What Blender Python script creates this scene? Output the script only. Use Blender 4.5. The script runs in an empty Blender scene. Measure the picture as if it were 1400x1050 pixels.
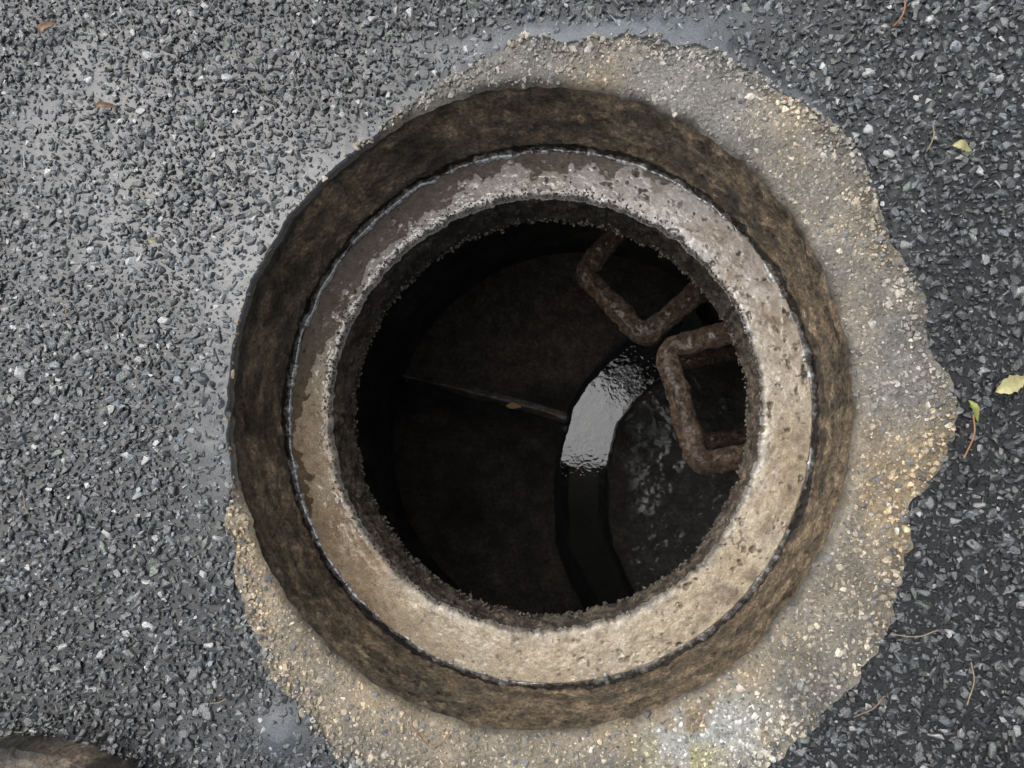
import bpy, bmesh, math, random
import numpy as np
from mathutils import Matrix, Vector
rng=np.random.default_rng(7); random.seed(7)
F=1051.0
CAM=Vector((.106,-.087,.92))
# plan position (metres) of image pixel u,v cast through the camera onto level z
def P(u,v,z):
    a=(u-700)/F; b=(525-v)/F
    d=.9855+.1313*a-.1078*b; Z=CAM.z-z
    return (round(CAM.x+(.99134*a+.01428*b-.1305)/d*Z,4), round(CAM.y+(.9941*b+.1087)/d*Z,4))
# ---------- noise
_T=rng.random((8,256,256))
def vn(x,y,s=0):
    T=_T[s%8]; xi=np.floor(x).astype(int); yi=np.floor(y).astype(int)
    fx=x-xi; fy=y-yi; fx=fx*fx*(3-2*fx); fy=fy*fy*(3-2*fy)
    g=lambda i,j:T[(xi+i)%256,(yi+j)%256]
    return (g(0,0)*(1-fx)+g(1,0)*fx)*(1-fy)+(g(0,1)*(1-fx)+g(1,1)*fx)*fy
def fbm(x,y,f=1,o=4,s=0):
    r=0;a=1;t=0
    for i in range(o):
        r=r+a*vn(x*f+17.3*i,y*f+9.1*i,s+i); t+=a; a*=.5; f*=2
    return r/t-.5
def sm(a,b,x):
    t=np.clip((x-a)/(b-a),0,1); return t*t*(3-2*t)
# noise wrapped round a cylinder (no seam): T angle, k radius
def pf(T,k,z,f,o,s):
    w=sm(.9*np.pi,np.pi,T)
    return (1-w)*fbm(T*k,z,f,o,s)+w*fbm((T-2*np.pi)*k,z,f,o,s)
# ---------- mesh helpers
def mesh_obj(name,V,Fc,mat,smooth=True,attrs=None,parent=None):
    me=bpy.data.meshes.new(name); V=np.asarray(V,dtype=np.float32); Fc=np.asarray(Fc,dtype=np.int32)
    n,k=Fc.shape
    me.vertices.add(len(V)); me.vertices.foreach_set('co',V.ravel())
    me.loops.add(n*k); me.loops.foreach_set('vertex_index',Fc.ravel())
    me.polygons.add(n); me.polygons.foreach_set('loop_start',np.arange(0,n*k,k,dtype=np.int32))
    me.polygons.foreach_set('use_smooth',np.full(n,smooth))
    me.update(calc_edges=True); me.validate()
    if attrs:
        for an,av in attrs.items():
            av=np.asarray(av,dtype=np.float32)
            if av.ndim==1:
                a=me.attributes.new(an,'FLOAT','POINT'); a.data.foreach_set('value',av)
            else:
                a=me.attributes.new(an,'FLOAT_COLOR','POINT'); c=np.ones((len(av),4),dtype=np.float32); c[:,:3]=av; a.data.foreach_set('color',c.ravel())
    me.materials.append(mat)
    ob=bpy.data.objects.new(name,me); bpy.context.scene.collection.objects.link(ob)
    if parent: ob.parent=parent
    return ob
def gridfaces(nr,nt,closed=True,flip=False):
    i=np.arange(nr-1)[:,None]; j=np.arange(nt if closed else nt-1)[None,:]; j2=(j+1)%nt
    f=np.stack([i*nt+j,i*nt+j2,(i+1)*nt+j2,(i+1)*nt+j],-1).reshape(-1,4)
    return f[:,::-1] if flip else f
def polar(name,X,Y,Z,mat,attrs=None,parent=None,flip=True):
    nr,nt=X.shape
    V=np.stack([X,Y,Z],-1).reshape(-1,3)
    if attrs: attrs={k:(v.reshape(-1) if v.ndim==2 else v.reshape(-1,3)) for k,v in attrs.items()}
    return mesh_obj(name,V,gridfaces(nr,nt,True,flip),mat,True,attrs,parent)
def tube(path,rad,seg=12,nfac=.0,seed=0):
    path=np.asarray(path,float); n=len(path)
    T=np.gradient(path,axis=0); T/=np.linalg.norm(T,axis=1)[:,None]
    up=np.array([0,0,1.]); N=np.cross(T,up); bad=np.linalg.norm(N,axis=1)<1e-3; N[bad]=[1,0,0]
    N/=np.linalg.norm(N,axis=1)[:,None]; B=np.cross(T,N)
    th=np.linspace(0,2*np.pi,seg,endpoint=False)
    rad=np.broadcast_to(rad,(n,))
    s=np.concatenate([[0],np.cumsum(np.linalg.norm(np.diff(path,axis=0),axis=1))])
    R=rad[:,None]*(1+nfac*1.3*fbm(s[:,None]*25+seed*5+0*th,np.cos(th)[None]*2+5+np.sin(th)[None]*1.3,1,3,seed)+nfac*1.2*fbm(s[:,None]*110+seed*5+0*th,np.cos(th)[None]*5+9+np.sin(th)[None]*4.3,1,4,seed+2))
    V=path[:,None]+R[...,None]*(np.cos(th)[None,:,None]*N[:,None]+np.sin(th)[None,:,None]*B[:,None])
    return V.reshape(-1,3),gridfaces(n,seg)
# ---------- materials
def newmat(name):
    m=bpy.data.materials.new(name); m.use_nodes=True; nt=m.node_tree
    return m,nt,nt.nodes['Principled BSDF']
def N(nt,t,**k):
    n=nt.nodes.new(t)
    for a,b in k.items():
        if a in n.inputs.keys(): n.inputs[a].default_value=b
        else: setattr(n,a,b)
    return n
def coordn(nt):
    return N(nt,'ShaderNodeTexCoord').outputs['Object']
def noise(nt,co,scale,detail=4,rough=.6):
    n=N(nt,'ShaderNodeTexNoise',Scale=scale,Detail=detail,Roughness=rough); nt.links.new(co,n.inputs['Vector']); return n.outputs['Fac']
def ramp(nt,fac,stops):
    r=N(nt,'ShaderNodeValToRGB'); e=r.color_ramp.elements
    while len(e)<len(stops): e.new(.5)
    for i,(p,c) in enumerate(stops):
        e[i].position=p; e[i].color=(*c,1)
    nt.links.new(fac,r.inputs['Fac']); return r.outputs['Color']
def mix(nt,fac,a,b,bt='MIX'):
    m=N(nt,'ShaderNodeMix',data_type='RGBA',blend_type=bt)
    for s,v in ((0,fac),(6,a),(7,b)):
        if isinstance(v,bpy.types.NodeSocket): nt.links.new(v,m.inputs[s])
        elif isinstance(v,(int,float)): m.inputs[s].default_value=v
        else: m.inputs[s].default_value=(*v,1)
    return m.outputs[2]
def math_(nt,op,a,b=0.,clamp=False):
    m=N(nt,'ShaderNodeMath',operation=op,use_clamp=clamp)
    for s,v in ((0,a),(1,b)):
        if isinstance(v,bpy.types.NodeSocket): nt.links.new(v,m.inputs[s])
        else: m.inputs[s].default_value=v
    return m.outputs[0]
def attr(nt,name):
    return N(nt,'ShaderNodeAttribute',attribute_name=name)
def bump(nt,bs,h,strength=.5,dist=.001,prev=None):
    b=N(nt,'ShaderNodeBump',Strength=strength,Distance=dist); nt.links.new(h,b.inputs['Height'])
    if prev: nt.links.new(prev,b.inputs['Normal'])
    nt.links.new(b.outputs[0],bs.inputs['Normal']); return b.outputs[0]

def mat_stone(name,rough,coat,cr=.08,sc=420,ior=1.5):
    m,nt,bs=newmat(name); co=coordn(nt)
    n=noise(nt,co,sc,4,.65); c=mix(nt,.8,attr(nt,'col').outputs['Color'],ramp(nt,n,[(.3,(.5,.5,.5)),(.7,(1.5,1.5,1.5))]),'MULTIPLY')
    nt.links.new(c,bs.inputs['Base Color']); bs.inputs['Roughness'].default_value=rough
    bs.inputs['Coat Weight'].default_value=coat; bs.inputs['Coat Roughness'].default_value=cr; bs.inputs['Coat IOR'].default_value=ior
    o=bump(nt,bs,n,.7,.002)
    nt.links.new(o,bs.inputs['Coat Normal'])
    return m
M_stone=mat_stone('wet_aggregate',.3,1.,.05,420,1.85)
M_peb=mat_stone('collar_aggregate',.5,.45,.2)

# binder
m,nt,bs=newmat('asphalt_binder'); M_bind=m; co=coordn(nt)
film=attr(nt,'film').outputs['Fac']; col=attr(nt,'col').outputs['Color']; far=attr(nt,'far').outputs['Fac']
nz_=noise(nt,co,380,4)
c=mix(nt,.8,col,ramp(nt,nz_,[(.3,(.4,.4,.4)),(.7,(1.6,1.6,1.6))]),'MULTIPLY')
vo=N(nt,'ShaderNodeTexVoronoi',Scale=75.); nt.links.new(co,vo.inputs['Vector'])
sp=N(nt,'ShaderNodeSeparateColor'); nt.links.new(vo.outputs['Color'],sp.inputs[0])
vc=ramp(nt,sp.outputs[0],[(0,(.03,.033,.036)),(.6,(.08,.085,.09)),(.9,(.16,.17,.18)),(1,(.4,.4,.4))])
c=mix(nt,far,c,vc); nt.links.new(c,bs.inputs['Base Color'])
r=mix(nt,film,(.35,.35,.35),(.12,.12,.12)); nt.links.new(r,bs.inputs['Roughness'])
bs.inputs['Coat Weight'].default_value=1.; bs.inputs['Coat Roughness'].default_value=.06; bs.inputs['Coat IOR'].default_value=1.5
h=math_(nt,'MULTIPLY',math_(nt,'SUBTRACT',1.,vo.outputs['Distance']),far)
b0=bump(nt,bs,h,1.,.006)
hn=math_(nt,'MULTIPLY',nz_,math_(nt,'SUBTRACT',1.1,film))
bump(nt,bs,hn,.7,.003,b0)

# collar mortar
m,nt,bs=newmat('collar_mortar'); M_col=m; co=coordn(nt)
nn_=noise(nt,co,240,7,.8)
c=mix(nt,.9,attr(nt,'col').outputs['Color'],ramp(nt,nn_,[(.32,(.3,.28,.25)),(.47,(.9,.9,.9)),(.66,(1.6,1.6,1.6))]),'MULTIPLY')
nt.links.new(c,bs.inputs['Base Color'])
nt.links.new(attr(nt,'rough').outputs['Fac'],bs.inputs['Roughness'])
bs.inputs['Coat Weight'].default_value=.5; bs.inputs['Coat Roughness'].default_value=.12
bump(nt,bs,nn_,1.,.010)

def mat_conc(name,contrast,rough,bs_d,scale=200,coat=0.,cr=.15,cior=1.5):
    m,nt,bs=newmat(name); co=coordn(nt)
    k=contrast; n1=noise(nt,co,scale,6,.78)
    c=mix(nt,1.,attr(nt,'col').outputs['Color'],ramp(nt,n1,[(.32,(1-k,)*3),(.5,(1,1,1)),(.68,(1+k*1.3,)*3)]),'MULTIPLY')
    c=mix(nt,1.,c,ramp(nt,noise(nt,co,scale*.22,4,.7),[(.35,(1-k*.7,)*3),(.65,(1+k*.7,)*3)]),'MULTIPLY')
    nt.links.new(c,bs.inputs['Base Color']); bs.inputs['Roughness'].default_value=rough
    if coat=='attr': nt.links.new(attr(nt,'wet').outputs['Fac'],bs.inputs['Coat Weight'])
    else: bs.inputs['Coat Weight'].default_value=coat
    bs.inputs['Coat Roughness'].default_value=cr; bs.inputs['Coat IOR'].default_value=cior
    bump(nt,bs,n1,1.,bs_d); return m
M_wall=mat_conc('frame_wall_concrete',.85,.5,.010,190,.25,.25)
M_ledge=mat_conc('ledge_concrete',.32,.38,.0025,380,'attr',.08,1.9)
M_throat=mat_conc('throat_concrete',.7,.5,.012,220,.4)
M_chamb=mat_conc('chamber_concrete',.6,.6,.004,60)
M_floor=mat_conc('bench_concrete',.6,.6,.005,110,'attr')
M_cover=mat_conc('cover_concrete',.8,.5,.012,180,.5)

def mat_water(name,refl,tint,bsc,bd):
    m,nt,bs=newmat(name); nt.nodes.remove(bs); out=nt.nodes['Material Output']; co=coordn(nt)
    tr=N(nt,'ShaderNodeBsdfTransparent'); tr.inputs[0].default_value=(*tint,1)
    gl=N(nt,'ShaderNodeBsdfGlossy',Roughness=.03); 
    fr=N(nt,'ShaderNodeFresnel',IOR=1.33); fac=math_(nt,'ADD',fr.outputs[0],refl,True)
    b=N(nt,'ShaderNodeBump',Strength=.4,Distance=bd); nt.links.new(noise(nt,co,bsc,3),b.inputs['Height']); nt.links.new(b.outputs[0],gl.inputs['Normal'])
    ms=N(nt,'ShaderNodeMixShader'); nt.links.new(fac,ms.inputs[0]); nt.links.new(tr.outputs[0],ms.inputs[1]); nt.links.new(gl.outputs[0],ms.inputs[2]); nt.links.new(ms.outputs[0],out.inputs[0])
    return m
M_wled=mat_water('standing_water',.09,(.66,.63,.6),60,.0008)
M_wch=mat_water('channel_water',.15,(.5,.5,.45),34,.004)
m,nt,bs=newmat('wet_silt'); M_silt=m; co=coordn(nt)
n1=noise(nt,co,90,5,.7)
nt.links.new(ramp(nt,n1,[(.38,(.02,.018,.016)),(.52,(.13,.125,.12)),(.66,(.42,.42,.41))]),bs.inputs['Base Color'])  # pale patches imitate sky glint on the wet bead
bs.inputs['Roughness'].default_value=.2; bs.inputs['Coat Weight'].default_value=1.; bs.inputs['Coat IOR'].default_value=2.; bs.inputs['Coat Roughness'].default_value=.05
bump(nt,bs,n1,.6,.002)

# rust
m,nt,bs=newmat('rusty_iron'); M_rust=m; co=coordn(nt)
n1=noise(nt,co,90,7,.85)
c=ramp(nt,n1,[(.36,(.02,.015,.012)),(.47,(.13,.09,.064)),(.56,(.27,.185,.125)),(.66,(.60,.48,.36))]); nt.links.new(c,bs.inputs['Base Color'])
bs.inputs['Roughness'].default_value=.4
bs.inputs['Coat Weight'].default_value=.4
bump(nt,bs,n1,1.,.016)

def simple(name,c1,c2,rough=.5,scale=200):
    m,nt,bs=newmat(name); co=coordn(nt)
    nt.links.new(ramp(nt,noise(nt,co,scale,5),[(.35,c1),(.65,c2)]),bs.inputs['Base Color']); bs.inputs['Roughness'].default_value=rough; return m

# ---------- geometry functions
RW=.386
colpts=[(620,98),(700,58),(830,46),(990,62),(1060,110),(1130,155),(1195,240),(1215,330),(1262,400),(1275,490),(1300,540),(1288,620),(1240,690),(1230,780),(1190,890),(1110,985),(1050,1060),(900,1120),(700,1110),(560,1080),(450,1010),(370,930),(350,870),(322,780),(312,700),(314,640),(312,560),(318,480),(338,420),(372,330),(435,250),(505,185),(560,140)]
wp=[P(u,v,0) for u,v in colpts]
ang=np.array([math.atan2(y,x) for x,y in wp]); rad=np.array([math.hypot(x,y) for x,y in wp])
o=np.argsort(ang); ang=ang[o]; rad=rad[o]
def R0(t):
    c,s=np.cos(t),np.sin(t)
    return (RW-.002)*(1.004-.016*np.cos(2*t))+.006*fbm(c*5+9,s*5+9,1,5,1)+.008*fbm(c*25+9,s*25+9,1,5,2)+.004*np.exp(-((t-1.62)/.28)**2)
def Rc(t):
    tt=(t+np.pi)%(2*np.pi)-np.pi
    b=np.interp(tt,np.concatenate([ang-2*np.pi,ang,ang+2*np.pi]),np.tile(rad,3))
    c,s=np.cos(t),np.sin(t)
    w=np.clip((b-.395)/.05,0,1)
    b=b+w*(.03*fbm(c*7+3,s*7+3,1,5,3))+.012*fbm(c*30+3,s*30+3,1,3,4)
    return np.maximum(b,R0(t)+.007)
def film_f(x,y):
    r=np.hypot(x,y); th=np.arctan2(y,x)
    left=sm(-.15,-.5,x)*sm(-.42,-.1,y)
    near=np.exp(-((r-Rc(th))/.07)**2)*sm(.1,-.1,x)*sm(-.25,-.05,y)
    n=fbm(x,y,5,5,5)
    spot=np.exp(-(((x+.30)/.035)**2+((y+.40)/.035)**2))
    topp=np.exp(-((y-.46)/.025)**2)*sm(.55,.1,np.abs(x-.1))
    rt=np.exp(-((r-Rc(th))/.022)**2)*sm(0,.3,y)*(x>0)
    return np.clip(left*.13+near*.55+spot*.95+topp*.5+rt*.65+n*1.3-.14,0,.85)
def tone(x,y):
    t=1.2-.2*sm(-.2,.35,x)-.5*sm(.2,.5,x)*sm(.35,.05,y)  # lighter left, darker lower right: sky reflection painted into the colour
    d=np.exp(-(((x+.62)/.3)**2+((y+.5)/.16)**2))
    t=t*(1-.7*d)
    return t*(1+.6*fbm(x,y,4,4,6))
# asphalt
nt_=1400
th=np.linspace(-np.pi,np.pi,nt_,endpoint=False)
rr=np.concatenate([np.linspace(0,1,250)**1.2,[1.15,1.4,2,3,5,9,20,50,120]])
TH=np.broadcast_to(th,(len(rr),nt_))
rc=Rc(th)-.004
R=rc[None,:]+rr[:,None]*.88
X=R*np.cos(TH);Y=R*np.sin(TH)
def zground(x,y):
    fl=film_f(x,y)
    return -.0046+.0058*fl+.0015*fbm(x,y,60,3,2)*(1-fl)+.004*fbm(x,y,3,2,4)
Zg=zground(X,Y); inr=(np.arange(len(rr))==0)[:,None]; Zg=Zg-.012*inr
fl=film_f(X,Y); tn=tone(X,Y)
dark=np.array([.013,.015,.017]); grey=np.array([.09,.105,.122])  # grey film: fine sediment plus sky sheen put into the colour
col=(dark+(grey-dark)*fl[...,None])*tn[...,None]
far=sm(1.15,1.3,R)
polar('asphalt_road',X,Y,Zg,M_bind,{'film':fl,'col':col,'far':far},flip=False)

# angular crushed stone shapes
def hulls(n,pts,flat,emin=.6,emax=.9,bev=.07):
    out=[]
    for i in range(n):
        bm=bmesh.new(); e=random.uniform(emin,emax)
        for k in range(pts):
            v=Vector((random.gauss(0,1),random.gauss(0,1),random.gauss(0,1))).normalized()*random.uniform(.85,1.05)
            bm.verts.new((v.x,v.y*e,v.z*flat))
        r=bmesh.ops.convex_hull(bm,input=bm.verts)
        for g in set(r['geom_interior']+r['geom_unused']):
            if isinstance(g,bmesh.types.BMVert) and g.is_valid: bm.verts.remove(g)
        bmesh.ops.dissolve_limit(bm,angle_limit=.25,verts=bm.verts,edges=bm.edges)
        if bev: bmesh.ops.bevel(bm,geom=list(bm.edges),offset=bev,segments=1,affect='EDGES')
        bmesh.ops.triangulate(bm,faces=bm.faces)
        bm.verts.index_update()
        out.append((np.array([v.co[:] for v in bm.verts]),np.array([[v.index for v in f.verts] for f in bm.faces])))
        bm.free()
    return out
def scatter(name,pos,size,cols,var,mat,tilt=.35,parent=None,smooth=False):
    n=len(pos); a=rng.random(n)*2*np.pi; tx=rng.normal(0,tilt,n); ty=rng.normal(0,tilt,n)
    ca,sa=np.cos(a),np.sin(a); cx,sx=np.cos(tx),np.sin(tx); cy,sy=np.cos(ty),np.sin(ty)
    o=np.zeros(n);l=np.ones(n)
    Rz=np.stack([ca,-sa,o,sa,ca,o,o,o,l],-1).reshape(n,3,3)
    Rx=np.stack([l,o,o,o,cx,-sx,o,sx,cx],-1).reshape(n,3,3)
    Ry=np.stack([cy,o,sy,o,l,o,-sy,o,cy],-1).reshape(n,3,3)
    M=Rx@Ry@Rz
    vi=rng.integers(0,len(var),n); Vs=[];Fs=[];Cs=[];off=0
    for k,(v,f) in enumerate(var):
        idx=np.where(vi==k)[0]
        if len(idx)==0: continue
        W=np.einsum('nij,vj->nvi',M[idx],v)*size[idx,None,None]+pos[idx,None,:]
        Vs.append(W.reshape(-1,3)); Fs.append((f[None]+(np.arange(len(idx))*len(v))[:,None,None]+off).reshape(-1,3))
        Cs.append(np.repeat(cols[idx],len(v),axis=0)); off+=len(idx)*len(v)
    return mesh_obj(name,np.concatenate(Vs),np.concatenate(Fs),mat,smooth,{'col':np.concatenate(Cs)},parent)
def jgrid(x0,x1,y0,y1,s,j=.42):
    xs=np.arange(x0,x1,s);ys=np.arange(y0,y1,s*.87)
    X,Y=np.meshgrid(xs,ys); X=X+(np.arange(len(ys))%2)[:,None]*s/2
    X=X+rng.uniform(-j,j,X.shape)*s;Y=Y+rng.uniform(-j,j,Y.shape)*s
    return X.ravel(),Y.ravel()
VA=hulls(40,10,.62,bev=.09)
VS=hulls(20,8,.65,bev=0)
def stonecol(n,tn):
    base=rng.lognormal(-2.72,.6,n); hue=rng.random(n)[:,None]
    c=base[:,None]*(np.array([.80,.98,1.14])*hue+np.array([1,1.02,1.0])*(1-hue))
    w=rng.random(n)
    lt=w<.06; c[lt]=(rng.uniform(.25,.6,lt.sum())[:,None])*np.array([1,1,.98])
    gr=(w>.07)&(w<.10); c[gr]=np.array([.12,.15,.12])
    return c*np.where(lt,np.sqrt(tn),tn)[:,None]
def road_stones(s,smin,smax,far_,sink,V):
    x,y=jgrid(-1.25,1.25,-1.2,1.2,s)
    r=np.hypot(x,y);t=np.arctan2(y,x)
    inn=(x>-.75)&(x<.8)&(np.abs(y)<.66)
    k=(r>Rc(t)+.003)&((~inn)&(r<1.22) if far_ else inn); x,y=x[k],y[k]; n=len(x)
    size=rng.uniform(smin,smax,n)*rng.choice([.7,1,1.3],n)
    z=-.0045+.004*fbm(x,y,3,2,4)-size*sink+rng.normal(0,.0009,n)
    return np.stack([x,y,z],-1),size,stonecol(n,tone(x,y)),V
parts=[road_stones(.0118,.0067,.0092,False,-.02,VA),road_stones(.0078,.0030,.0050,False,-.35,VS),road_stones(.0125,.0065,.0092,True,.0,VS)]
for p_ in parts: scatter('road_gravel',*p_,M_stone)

# concrete collar
nc=1600; th=np.linspace(-np.pi,np.pi,nc,endpoint=False)
s_=np.linspace(0,1,90)
r0=R0(th);rc=Rc(th)
R=r0[None]+(rc-r0+.004)[None]*s_[:,None]; X=R*np.cos(th);Y=R*np.sin(th)
dl=R-r0[None]; edge=np.exp(-(dl/.007)**1.3)
outer=np.exp(-((rc[None]-R)/.02)**2)
def zcol(X,Y): return .001+.006*fbm(X,Y,40,5,3)+.004*fbm(X,Y,8,3,1)
Zc=zcol(X,Y)-.008*edge-.004*outer
def collar_col(X,Y):
    n=fbm(X,Y,9,4,2)[...,None]; n2=fbm(X,Y,30,4,5)[...,None]
    tan=np.array([.60,.475,.31]); gry=np.array([.43,.405,.36])
    g=np.clip(.3+n*2.2+ (sm(.1,.42,Y)*.55)[...,None] ,0,1)
    c=tan*(1-g)+gry*g; c=c*(1+.9*n2)
    w=np.exp(-((((X-.21)/.08)**2+((Y+.385)/.055)**2)**2))*sm(-.1,.06,fbm(X,Y,22,4,7)+.07)
    c=c*(1-w[...,None])+w[...,None]*np.array([.86,.85,.78])
    w2=np.exp(-(((X-.18)/.05)**2+((Y+.41)/.03)**2))*sm(0,.12,fbm(X,Y,30,4,6)+.05)*.7
    c=c*(1-w2[...,None])+w2[...,None]*np.array([.66,.58,.2])
    return np.clip(c,.01,.9)
cc=collar_col(X,Y)
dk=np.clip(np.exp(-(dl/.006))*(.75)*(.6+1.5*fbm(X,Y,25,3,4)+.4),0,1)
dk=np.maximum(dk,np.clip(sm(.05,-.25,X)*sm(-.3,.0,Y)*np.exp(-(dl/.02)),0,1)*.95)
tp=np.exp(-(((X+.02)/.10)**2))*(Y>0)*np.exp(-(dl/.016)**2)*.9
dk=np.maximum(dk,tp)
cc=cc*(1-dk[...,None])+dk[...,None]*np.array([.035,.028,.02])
wet=np.clip(sm(.2,.45,Y)*.8+fbm(X,Y,8,3,3),0,1)
polar('concrete_collar',X,Y,Zc,M_col,{'col':cc,'rough':.65-.4*wet},flip=False)
VB=hulls(30,11,.7,.7,.95)
def pebs(s,p,a,b,sink):
    x,y=jgrid(-.55,.66,-.66,.56,s); r=np.hypot(x,y);t=np.arctan2(y,x)
    k=(r>R0(t)+.004)&(r<Rc(t)+.002)&(rng.random(len(x))<p); x,y,r,t=x[k],y[k],r[k],t[k]; n=len(x)
    size=rng.uniform(a,b,n); size=np.where(rng.random(n)<.18,size*1.6,size)
    cl=collar_col(x,y)*rng.lognormal(-.12,.28,n)[:,None]
    g=rng.random(n)<.28; cl[g]=rng.uniform(.12,.3,g.sum())[:,None]*np.array([1,1,.96])
    w=rng.random(n)<.025; cl[w]=rng.uniform(.5,.65,w.sum())[:,None]*np.array([1,.95,.85])
    e=np.exp(-((r-R0(t))/.006)); cl=cl*(1-.75*e[:,None])
    z=zcol(x,y)-size*sink-.008*np.exp(-((r-R0(t))/.007)**1.3)
    scatter('collar_gravel',np.stack([x,y,z],-1),size,np.clip(cl,.01,.85),VB,M_peb)
pebs(.0085,.8,.0032,.0058,.34)
pebs(.0050,.6,.0013,.0026,.1)

# ---------- manhole shaft
sh=bpy.data.objects.new('manhole_shaft',None); bpy.context.scene.collection.objects.link(sh)
nz=120; s_=np.linspace(0,1,nz)[:,None]; T=np.broadcast_to(th,(nz,nc))
Zw=Zc[0][None]*(1-s_)+(-.178)*s_
c_,sn=np.cos(T),np.sin(T)
fade=np.minimum(1,s_*10)
def RBW(t): return RW*(1-.008*np.cos(2*t))
Rw=(R0(th)[None])*(1-sm(0,.35,s_))+(RBW(th)[None]+.001)*sm(0,.35,s_)+fade*(.008*pf(T,.378,Zw,40,5,2)+.006*pf(T,.378,Zw,150,3,4)+.008*fbm(c_*4+9,sn*4+9,1,3,5))
def mixc(c,w,d): return c*(1-w[...,None])+w[...,None]*np.array(d)
n1=pf(T,.378,Zw*2.2,16,5,3); n2=pf(T,.378,Zw,50,5,5)
cw=np.ones(T.shape+(3,))*np.array([.25,.185,.115])
cw=mixc(cw,np.clip(.3+3.4*n1,0,1),[.085,.065,.042])
cw=mixc(cw,np.clip(n2*5-.1,0,1)*.85,[.44,.325,.21])
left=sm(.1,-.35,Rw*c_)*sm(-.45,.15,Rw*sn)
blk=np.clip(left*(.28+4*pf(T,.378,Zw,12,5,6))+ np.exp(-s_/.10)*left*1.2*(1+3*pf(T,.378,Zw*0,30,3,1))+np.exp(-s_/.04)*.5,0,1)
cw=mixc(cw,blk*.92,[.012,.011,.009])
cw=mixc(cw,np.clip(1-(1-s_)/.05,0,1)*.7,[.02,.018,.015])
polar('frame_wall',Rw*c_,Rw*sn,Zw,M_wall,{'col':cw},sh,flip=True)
# ledge
nl=130; q=np.linspace(0,1,nl)[:,None]
def Ri(t): 
    c,s=np.cos(t),np.sin(t); return .306+.006*fbm(c*8+3,s*8+3,1,4,6)+.007*fbm(c*45+3,s*45+3,1,3,7)
ri=Ri(th)[None]
R=(RW+.014)+(ri-RW-.014)*q; T=np.broadcast_to(th,(nl,nc)); X=R*np.cos(T);Y=R*np.sin(T)
tl=np.cos(T-2.35); RB=RBW(T)-.010
inner=np.exp(-((R-ri)/.005)**1.4)
Zl=-.168+.0075*q-.0043*tl-.0018+.0044*fbm(X,Y,28,6,2)+.002*fbm(X,Y,120,3,4)-.006*sm(-.001,.004,R-RB)-.006*inner
pit=sm(.2,.3,fbm(X*1.03+.31,Y*.97-.17,83,3,6)+.06*fbm(X,Y,300,2,1))*sm(-.15,.25,X); Zl-=.005*pit
na=fbm(X,Y,12,5,1)
cl_=np.ones(T.shape+(3,))*np.array([.66,.555,.40])
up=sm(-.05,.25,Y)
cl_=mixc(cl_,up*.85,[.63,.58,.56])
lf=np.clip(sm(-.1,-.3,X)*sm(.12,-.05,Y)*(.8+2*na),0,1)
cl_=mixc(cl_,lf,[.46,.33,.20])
cl_=mixc(cl_,np.clip(na*3.4-.05,0,1)*.7,[.38,.285,.185])
cl_=mixc(cl_,np.clip(fbm(X,Y,35,5,2)*5-.3,0,1)*sm(-.05,.2,X)*.65,[.24,.19,.135])
cl_=mixc(cl_,np.clip(fbm(X,Y,20,5,7)*5-.3,0,1)*sm(.2,-.1,Y)*.5,[.78,.70,.56])
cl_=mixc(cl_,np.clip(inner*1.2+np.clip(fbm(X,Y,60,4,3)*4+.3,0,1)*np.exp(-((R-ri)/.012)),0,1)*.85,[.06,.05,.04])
cl_=mixc(cl_,np.clip(sm(.24,.32,fbm(X,Y,150,3,7)+.05*sm(.0,.3,X)),0,1)*.7,[.14,.105,.07])
cl_=mixc(cl_,pit*.7,[.12,.095,.07])
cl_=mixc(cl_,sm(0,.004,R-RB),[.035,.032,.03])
wl=np.clip(.6+.5*sm(-.1,.2,Y)+fbm(X,Y,14,4,4)*1.5,0,1)
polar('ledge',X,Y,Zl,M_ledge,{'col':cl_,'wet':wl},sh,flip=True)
q2=np.linspace(0,1,12)[:,None]; R2=(RW+.012)+(.322-RW-.012)*q2
polar('ledge_water',R2*np.cos(th),R2*np.sin(th),np.full((12,nc),-.1688)+0*R2,M_wled,None,sh,flip=True)
# wet silt bead along the foot of the wall
t5=np.linspace(-np.pi,np.pi,1500,endpoint=False); cs,ss=np.cos(t5),np.sin(t5)
rb_=.0042*np.clip(1+2.2*fbm(cs*14+5,ss*14+5,1,4,2)+1.6*fbm(cs*50+5,ss*50+5,1,3,4),.25,2.2); rbr=RBW(t5)-.0085+.010*fbm(cs*10+7,ss*10+7,1,5,5)
a5=np.linspace(0,2*np.pi,12,endpoint=False)[:,None]
polar('silt_rim',(rbr+rb_*1.3*np.cos(a5))*cs,(rbr+rb_*1.3*np.cos(a5))*ss,-.1695+rb_*.7*np.sin(a5)+0*cs,M_silt,None,sh)
# dark crumbs at the lip
n=1800; t=rng.random(n)*2*np.pi; t=np.where((np.sin(t)<0)&(rng.random(n)<.6),-t,t); r=Ri(t)+rng.exponential(.005,n)
scatter('ledge_grit',np.stack([r*np.cos(t),r*np.sin(t),np.full(n,-.1645)],-1),rng.uniform(.0008,.0028,n),rng.uniform(.015,.10,n)[:,None]*np.array([1.1,.95,.75]),VB,M_peb,1.,sh)
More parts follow.
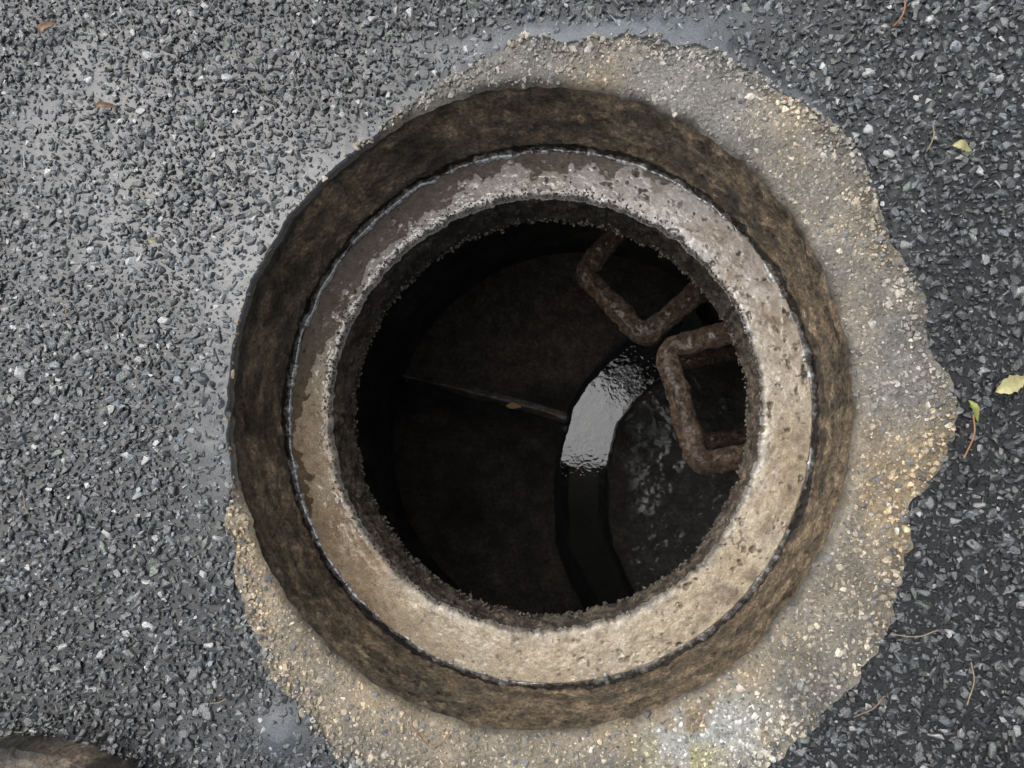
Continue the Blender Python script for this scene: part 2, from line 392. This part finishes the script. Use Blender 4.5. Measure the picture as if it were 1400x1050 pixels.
# throat
nz=70; s_=np.linspace(0,1,nz)[:,None]; T=np.broadcast_to(th,(nz,nc))
Zt=Zl[-1][None]*(1-s_)+(-.275+.012*pf(th,14.,th*0,1,3,3)[None])*s_
Rt=ri+.003*s_+np.minimum(1,s_*8)*(.012*pf(T,.3,Zt,45,5,4)+.008*pf(T,.3,Zt,140,3,1))
ct=np.ones(T.shape+(3,))*np.array([.32,.26,.20]); ct=mixc(ct,np.clip(.4+3*pf(T,.3,Zt,60,4,2),0,1),[.11,.09,.07])
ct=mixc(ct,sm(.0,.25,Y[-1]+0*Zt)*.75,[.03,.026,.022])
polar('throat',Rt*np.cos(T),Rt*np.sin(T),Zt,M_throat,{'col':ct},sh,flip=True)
n=1500; t=rng.random(n)*2*np.pi; zz=-.274+rng.normal(0,.006,n); r=Ri(t)+.003+rng.normal(.000,.0015,n)
scatter('throat_aggregate',np.stack([r*np.cos(t),r*np.sin(t),zz],-1),rng.uniform(.002,.0048,n),rng.uniform(.05,.2,n)[:,None]*np.array([1.1,.95,.75]),VB,M_peb,1.,sh)
# chamber walls
prof=[(.307,-.270),(.33,-.285),(.37,-.38),(.45,-.6),(.53,-.8),(.54,-.86),(.54,-1.0),(.54,-1.2),(.54,-1.42)]
pr=np.array(prof); uu=np.linspace(0,len(pr)-1,90); rP=np.interp(uu,np.arange(len(pr)),pr[:,0]); zP=np.interp(uu,np.arange(len(pr)),pr[:,1])
nn=500; th2=np.linspace(-np.pi,np.pi,nn,endpoint=False)
T=np.broadcast_to(th2,(90,nn)); Zz=np.broadcast_to(zP[:,None],(90,nn))
R=rP[:,None]+.008*pf(T,4.,Zz*8,3,4,2)
cn=pf(T,2.,Zz*4,3,4,3)[...,None]
polar('chamber_wall',R*np.cos(T),R*np.sin(T),Zz,M_chamb,{'col':np.array([.07,.062,.056])*(1+1.5*cn)},sh,flip=True)
# floor with channels
main=[P(u,v,-1.33) for u,v in [(965,450),(905,480),(855,518),(817,563),(800,620),(795,680),(800,740),(825,800),(850,850)]]
side=[P(u,v,-1.28) for u,v in [(380,480),(540,512),(680,545),(770,570)]]
def dense(p):
    p=np.array(p); out=[]; k=len(p)
    for i in range(k-1):
        p0=p[max(i-1,0)];p1=p[i];p2=p[i+1];p3=p[min(i+2,k-1)]
        for t in np.linspace(0,1,10,endpoint=False):
            out.append(.5*((2*p1)+(-p0+p2)*t+(2*p0-5*p1+4*p2-p3)*t*t+(-p0+3*p1-3*p2+p3)*t**3))
    out.append(p[-1]); return np.array(out)
md=dense(main); sd=dense(side)
def dist(X,Y,p):
    d=np.full(X.shape,9.)
    for i in range(len(p)-1):
        a=p[i]; b=p[i+1]; ab=b-a; L=(ab**2).sum()
        t=np.clip(((X-a[0])*ab[0]+(Y-a[1])*ab[1])/L,0,1)
        d=np.minimum(d,np.hypot(X-a[0]-t*ab[0],Y-a[1]-t*ab[1]))
    return d
gx=np.linspace(-.56,.56,420); X,Y=np.meshgrid(gx,gx,indexing='ij')
dm=dist(X,Y,md)+.018*fbm(X,Y,22,5,3); ds=dist(X,Y,sd)
sy=np.interp(X,sd[:,0],sd[:,1])-Y   # positive below the rib
Zf=-1.28+.012*fbm(X,Y,14,4,2)+.004*fbm(X,Y,60,3,4)
Zf=Zf-.05*sm(.0,.02,sy)*sm(.2,.03,sy)*(X<.1)
Zf=Zf+.02*np.exp(-(ds/.009)**2)
Zf=np.minimum(Zf,-1.45+.17*sm(.046,.078,dm)+.4*sm(.078,.3,dm))
cf=np.ones(X.shape+(3,))*np.array([.055,.045,.038])*(1+1.8*fbm(X,Y,9,5,6))[...,None]
upb=sm(.1,.2,Y)*sm(.2,.0,X); cf=mixc(cf,upb*.8,[.15,.12,.10])
cf=mixc(cf,sm(.10,.06,dm),[.02,.02,.02])
cf=mixc(cf,sm(.12,.03,sy)*sm(0,.01,sy)*.75,[.012,.012,.012])
rb=sm(.12,.2,X)*sm(.3,.0,Y); cf=mixc(cf,rb*.8,[.06,.06,.057])
cf=mixc(cf,sm(.018,.009,ds)*.9*np.clip(.8+2*fbm(X,Y,20,3,2),0,1),[.42,.38,.33])
wetf=np.clip(rb*(.4+2*fbm(X,Y,16,3,1))+sm(.09,.06,dm)*.3,0,1)
V=np.stack([X,Y,Zf],-1).reshape(-1,3)
mesh_obj('benching_floor',V,gridfaces(420,420,False,True),M_floor,True,{'col':cf.reshape(-1,3),'wet':wetf.reshape(-1)},sh)
tg=np.gradient(md,axis=0); tg/=np.linalg.norm(tg,axis=1)[:,None]; nm=np.stack([-tg[:,1],tg[:,0]],-1)
uu=np.linspace(0,len(md)-1,260); w=np.stack([np.interp(uu,np.arange(len(md)),md[:,i]) for i in (0,1)],-1); nm=np.stack([np.interp(uu,np.arange(len(md)),nm[:,i]) for i in (0,1)],-1)
ks=np.linspace(-.074,.074,41)
V=[]; drop=0; c1=md[39]+np.array([.012,0])
for i in range(len(w)):
    sl=.20*float(sm(34,56,np.array(uu[i])))  # surface shaped to tip down so its reflection slides from sky to dark
    if i: drop+=sl*float(np.linalg.norm(w[i]-w[i-1]))
    for k in ks:
        p=w[i]+nm[i]*k; dd=math.hypot(p[0]-c1[0],p[1]-c1[1]); rp=.00035*math.sin(dd*480)*math.exp(-(dd/.04)**2)
        V.append((p[0],p[1],-1.345+.03*(p[1]-.1)-drop+rp))
mesh_obj('channel_water',V,gridfaces(len(w),41,False),M_wch,True,None,sh)

# step irons
def iron(pts,z,r,seed):
    p=[np.array([*P(u,v,z),z]) for u,v in pts]
    def seg(a,b,n): return [a+(b-a)*t for t in np.linspace(0,1,n,endpoint=False)]
    rad_=.024
    def cor(a,b,c):
        u=(a-b)/np.linalg.norm(a-b);v=(c-b)/np.linalg.norm(c-b); s=b+u*rad_;e=b+v*rad_
        return s,e,[(1-t)**2*s+2*t*(1-t)*b+t*t*e for t in np.linspace(0,1,12,endpoint=False)]
    s1,e1,c1=cor(p[0],p[1],p[2]); s2,e2,c2=cor(p[1],p[2],p[3])
    path=seg(p[0],s1,90)+c1+seg(e1,s2,90)+c2+seg(e2,p[3],90)+[p[3]]
    V,Fc=tube(path,r,26,.38,seed=seed)
    return mesh_obj('step_iron',V,Fc,M_rust,True)
iron([(1085,432),(910,478),(955,635),(1105,608)],-.40,.0192,1)
iron([(905,250),(797,373),(882,462),(1040,322)],-.52,.0208,2)
iron([(1060,473),(920,498),(952,605),(1060,590)],-1.0,.018,3)

# manhole cover lying beside
cx,cy=P(-32,1482,.055)
prof=np.array([(.0,.055),(.1,.056),(.2,.055),(.33,.055),(.352,.052),(.360,.044),(.363,.02),(.360,-.004)])
uu=np.linspace(0,7,200); R=np.interp(uu,np.arange(8),prof[:,0])[:,None]; Z=np.interp(uu,np.arange(8),prof[:,1])[:,None]
t4=np.linspace(-np.pi,np.pi,1200,endpoint=False)
X=R*np.cos(t4);Y=R*np.sin(t4); k=(1+.03*fbm(np.cos(t4)*6+5,np.sin(t4)*6+5,1,5,3)+.02*fbm(np.cos(t4)*35+5,np.sin(t4)*35+5,1,5,5))
Zk=Z+.010*fbm(X,Y,35,6,3)+0*X
cv=np.array([.26,.2,.14])*(1+2.6*fbm(X,Y,25,6,2))[...,None]
cv=cv*(.25+.75*sm(.365,.335,R+.06*fbm(X,Y,20,4,5)))[...,None]
ob=polar('concrete_manhole_cover',X*k,Y*k,Zk,M_cover,{'col':np.clip(cv,.01,1)},flip=False); ob.location=(cx,cy,0)

# leaves & twigs
def leaf(u,v,L,W,a,mat,z=.006,curl=.003):
    x0,y0=P(u,v,z); n=14; V=[]
    for i in range(n):
        s=i/(n-1); w=W*math.sin(math.pi*s**.8)*.5*(1+.15*math.sin(i*2.3))+.0002
        for k in (-1,-.5,0,.5,1):
            lx=(s-.5)*L; ly=w*k+.15*L*math.sin(s*2.5)*.4
            lz=z+curl*abs(k)+curl*1.5*math.sin(s*5)
            V.append((x0+lx*math.cos(a)-ly*math.sin(a),y0+lx*math.sin(a)+ly*math.cos(a),lz))
    return mesh_obj('leaf',V,gridfaces(n,5,False),mat)
ML_y=simple('leaf_yellow',(.45,.42,.2),(.6,.55,.3)); ML_g=simple('leaf_green',(.3,.36,.08),(.45,.45,.15)); ML_b=simple('leaf_brown',(.2,.12,.07),(.35,.22,.14)); ML_r=simple('twig_red',(.3,.12,.06),(.4,.2,.1)); ML_t=simple('twig_tan',(.25,.2,.13),(.4,.33,.22))
ML_o=simple('leaf_ochre',(.6,.38,.14),(.75,.5,.22))
leaf(1385,527,.042,.018,.35,ML_y)
leaf(1330,562,.026,.007,-1.2,ML_g)
leaf(1315,203,.024,.011,-.3,ML_y)
leaf(66,38,.03,.012,.8,ML_b)
leaf(145,147,.03,.008,0,ML_b)
leaf(210,330,.01,.006,.8,ML_y)
leaf(703,556,.046,.018,-.1,ML_o,-1.235)
def twig(u,v,L,a,mat,r=.0007,bend=.2):
    x0,y0=P(u,v,.005); pts=[]
    for s in np.linspace(-.5,.5,14):
        lx=s*L; ly=bend*L*math.sin(s*3.3)*s
        pts.append((x0+lx*math.cos(a)-ly*math.sin(a),y0+lx*math.sin(a)+ly*math.cos(a),.007+.001*math.sin(s*9)))
    V,Fc=tube(pts,r,6); mesh_obj('twig',V,Fc,mat)
for a_ in [(1233,22,.035,1.1,ML_r,.0011),(1330,598,.05,1.3,ML_r,.001),(195,268,.035,-.5,ML_t),(1275,190,.03,1.3,ML_t),(1250,870,.05,.1,ML_t),(1330,935,.045,1.4,ML_t),(35,690,.03,-1.2,ML_t),(1190,970,.04,.6,ML_b),(300,960,.02,.3,ML_t),(90,420,.025,2,ML_t),(590,1020,.05,-.1,ML_b,.0009,.8)]: twig(*a_)

# ---------- camera & light
cd=bpy.data.cameras.new('Camera'); cam=bpy.data.objects.new('Camera',cd); bpy.context.scene.collection.objects.link(cam)
zc=Vector((-.1332,.1094,1)).normalized(); xc=(Vector((1,0,0))-zc*zc.x).normalized(); yc=zc.cross(xc)
M=Matrix((xc,yc,zc)).to_4x4(); M.translation=CAM; cam.matrix_world=M
cd.sensor_width=36; cd.lens=F/1400*36; cd.clip_start=.01; cd.clip_end=500
bpy.context.scene.camera=cam
w=bpy.data.worlds.new('World'); bpy.context.scene.world=w; w.use_nodes=True; nt=w.node_tree
EL=58; AZ=-55
sk=N(nt,'ShaderNodeTexSky',sky_type='NISHITA'); sk.sun_disc=False; sk.sun_elevation=math.radians(EL); sk.sun_rotation=math.radians(AZ); sk.dust_density=4; sk.air_density=1.; sk.ozone_density=1
hs=N(nt,'ShaderNodeHueSaturation',Saturation=.3); nt.links.new(sk.outputs[0],hs.inputs['Color'])
bg=nt.nodes['Background']; nt.links.new(hs.outputs[0],bg.inputs[0]); bg.inputs[1].default_value=.15
sd_=bpy.data.lights.new('sun','SUN'); sd_.energy=1.5; sd_.angle=math.radians(90); sd_.color=(1,.97,.93)
so=bpy.data.objects.new('sun',sd_); bpy.context.scene.collection.objects.link(so)
d=Vector((math.sin(math.radians(AZ))*math.cos(math.radians(EL)),math.cos(math.radians(AZ))*math.cos(math.radians(EL)),math.sin(math.radians(EL))))
so.rotation_euler=d.to_track_quat('Z','Y').to_euler()
sc=bpy.context.scene; sc.view_settings.view_transform='Standard'; sc.view_settings.look='None'; sc.view_settings.exposure=0
